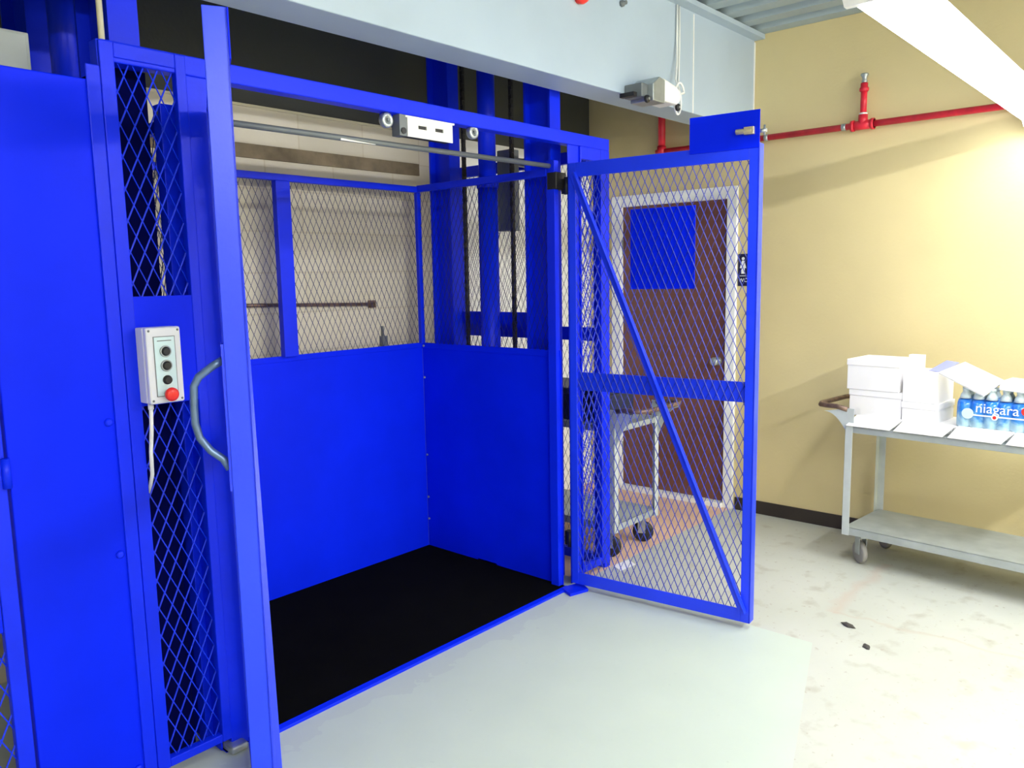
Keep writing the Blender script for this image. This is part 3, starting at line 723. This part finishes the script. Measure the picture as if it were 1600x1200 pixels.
x, y = cw(.672, b0-.008); ld2.location = (x, y, ZT+.236); ld2.rotation_euler = (0, math.radians(4), RZ1)
ld2.location.z = ZT+.2365
tag(ld2, 'white carton lid lying flat on top of the blue water pack', 'lid')
# shrink-wrapped water bottles
x, y = cw(.492, b0-.014)
wp = thing('water_pack', 'blue shrink-wrapped pack of water bottles on the cart', 'water pack', (x, y, ZF), RZ1)
nb, pw = 7, .058
wrap = MB(); rows = []
for zz, k_ in ((0, .90), (.012, 1), (.10, 1), (.120, .97), (.132, .86), (.142, .62)):
    ring = []
    NS = nb*10
    for i in range(NS+1):
        a = i/NS*nb*pw; bul = abs(math.sin(math.pi*a/pw))
        ring.append((a, .02-.018*bul*(1 if zz < .14 else .6)+(1-k_)*.12, zz))
    ring.append((nb*pw+.0, .26-(1-k_)*.12, zz)); ring.append((0, .26-(1-k_)*.12, zz)); rows.append(ring)
n = len(rows[0]); vs = [p for r in rows for p in r]; fs = []
for r in range(len(rows)-1):
    for i in range(n):
        j = (i+1) % n; fs.append((r*n+i, r*n+j, (r+1)*n+j, (r+1)*n+i))
fs.append(tuple(range((len(rows)-1)*n, len(rows)*n))); fs.append(tuple(reversed(range(n))))
wrap.add(vs, fs, True); wrap.build('shrink_wrap', WATER, wp, local=True)
CAP = mat('clear_bottle_neck', (.62, .74, .76), .15, var=.1)
for i in range(nb):
    for j in range(2):
        q = MB().lathe((pw*(i+.5), .045+j*.06, .14), (0, 0, 1), [(.027, 0), (.022, .018), (.014, .032), (.014, .040), (.016, .041), (.016, .053), (.012, .054)], 12)
        q.build('bottle_top', CAP, wp, local=True)
mt = Matrix.Translation((.180, -.0035, .102)) @ Matrix.Rotation(math.radians(90), 4, 'X')
text_mesh('brand_lettering', 'niagara', .066, SIGNW, wp, mt)
lb = MB().box(.07, .30, -.003, .001, .064, .070); lb.build('label_band', SIGNW, wp, local=True)
MB().lathe((.055, -.001, .072), (0, -1, 0), [(.026, 0), (.026, .003)], 20).build('oval_badge', PLATE, wp, local=True)
dz = MB().lathe((.172, -.002, .064), (0, -1, 0), [(.014, 0), (.014, .004)], 18).build('round_badge', SIGNW, wp, local=True)
MB().lathe((.172, -.006, .064), (0, -1, 0), [(.008, 0), (.008, .0015)], 14).build('badge_center', RED, dz, local=True)
MB().lathe((.300, -.001, .105), (0, -1, 0), [(.02, 0), (.02, .003)], 14).build('red_badge', RED, wp, local=True)

# second cart behind the right gate
make_cart('grey steel cart parked behind the open mesh gate before the brown door', (3.965, 2.40, 0), math.radians(90), WHEELB, RUST, .95, .445, .15, .13, 25)
# dark things on it
x0c = 3.52
t = thing('storage_case', 'dark navy case lying on the cart behind the right gate', 'case', (3.7, 2.8, .752))
MB().box(3.56, 3.90, 2.52, 3.05, .752, .90).build('body', DARKBOX, t, bevel=.01)
MB().box(3.55, 3.91, 2.51, 3.06, .90, .935).build('lid', DARKBOX, t, bevel=.008)

# ------------------------------------------------------------------ restroom sign
rg = thing('restroom_sign', 'dark restroom sign with white pictograms on the cream wall beside the brown door', 'sign', (XW, 2.3, 1.57))
sy0, sy1, sz0, sz1 = 2.205, 2.352, 1.472, 1.675
MB().box(XW-.006, XW, sy0, sy1, sz0, sz1).build('plate', SIGN, rg, bevel=.002)
xs = XW-.0065
pg = MB()
def disc(yc, zc, r): pg.lathe((xs+.001, yc, zc), (-1, 0, 0), [(r, 0), (r, .0015)], 16)
def poly(p): pg.prism([(xs, a, b) for a, b in p], (-.001, 0, 0))
yl = sy1-.035
disc(yl, 1.645, .010); poly([(yl-.008, 1.632), (yl+.008, 1.632), (yl+.022, 1.585), (yl+.011, 1.585), (yl+.011, 1.55), (yl-.011, 1.55), (yl-.011, 1.585), (yl-.022, 1.585)])
yl -= .037; poly([(yl-.003, 1.55), (yl+.003, 1.55), (yl+.003, 1.655), (yl-.003, 1.655)])
yl -= .032
disc(yl+.006, 1.645, .009); poly([(yl+.001, 1.632), (yl+.010, 1.632), (yl+.006, 1.595), (yl-.020, 1.595), (yl-.024, 1.560), (yl-.014, 1.560), (yl-.012, 1.585), (yl+.001, 1.587)])
pg.tube([(xs, yl+.004+.024*math.cos(a), 1.580+.024*math.sin(a)) for a in [math.radians(100+i*20) for i in range(11)]], .003, 6)
poly([(sy0+.012, 1.5345), (sy1-.012, 1.5345), (sy1-.012, 1.538), (sy0+.012, 1.538)])
pg.build('pictograms', SIGNW, rg)
mt = Matrix(((0, 0, -1, xs-rg.location.x), (-1, 0, 0, (sy0+sy1)/2-rg.location.y), (0, 1, 0, 1.508-rg.location.z), (0, 0, 0, 1)))
text_mesh('lettering', 'WOMEN', .034, SIGNW, rg, mt)

# ------------------------------------------------------------------ small things on the floor
def debris(x, y, s, label):
    b = bmesh.new(); bmesh.ops.create_icosphere(b, subdivisions=2, radius=1)
    for v in b.verts:
        k = 1+.35*math.sin(v.co.x*5+x*9)*math.cos(v.co.y*4+y*7); v.co = Vector((v.co.x*k*s*1.5, v.co.y*k*s*.8, max(-.3, v.co.z)*s*.45))
    zm = min(v.co.z for v in b.verts)
    for v in b.verts: v.co.z -= zm
    me = bpy.data.meshes.new('stone_chip'); b.to_mesh(me); b.free(); me.materials.append(PEB)
    o = bpy.data.objects.new('stone_chip', me); C.objects.link(o); o.location = (x, y, 0); o.rotation_euler = (0, 0, x*3)
    tag(o, label, 'stone chip', 'stone chips on the floor')
debris(3.50, 1.146, .021, 'larger dark stone chip on the pale floor, nearer the gate')
debris(3.34, 1.015, .017, 'smaller dark stone chip on the pale floor, nearest the viewer')
pp = MB().prism([(3.43, 2.30, .001), (3.56, 2.29, .001), (3.60, 2.36, .001), (3.47, 2.375, .001)], (0, 0, .002))
tag(pp.build('paper_scrap', CARD), 'white scrap of paper on the floor beneath the parked cart', 'paper')
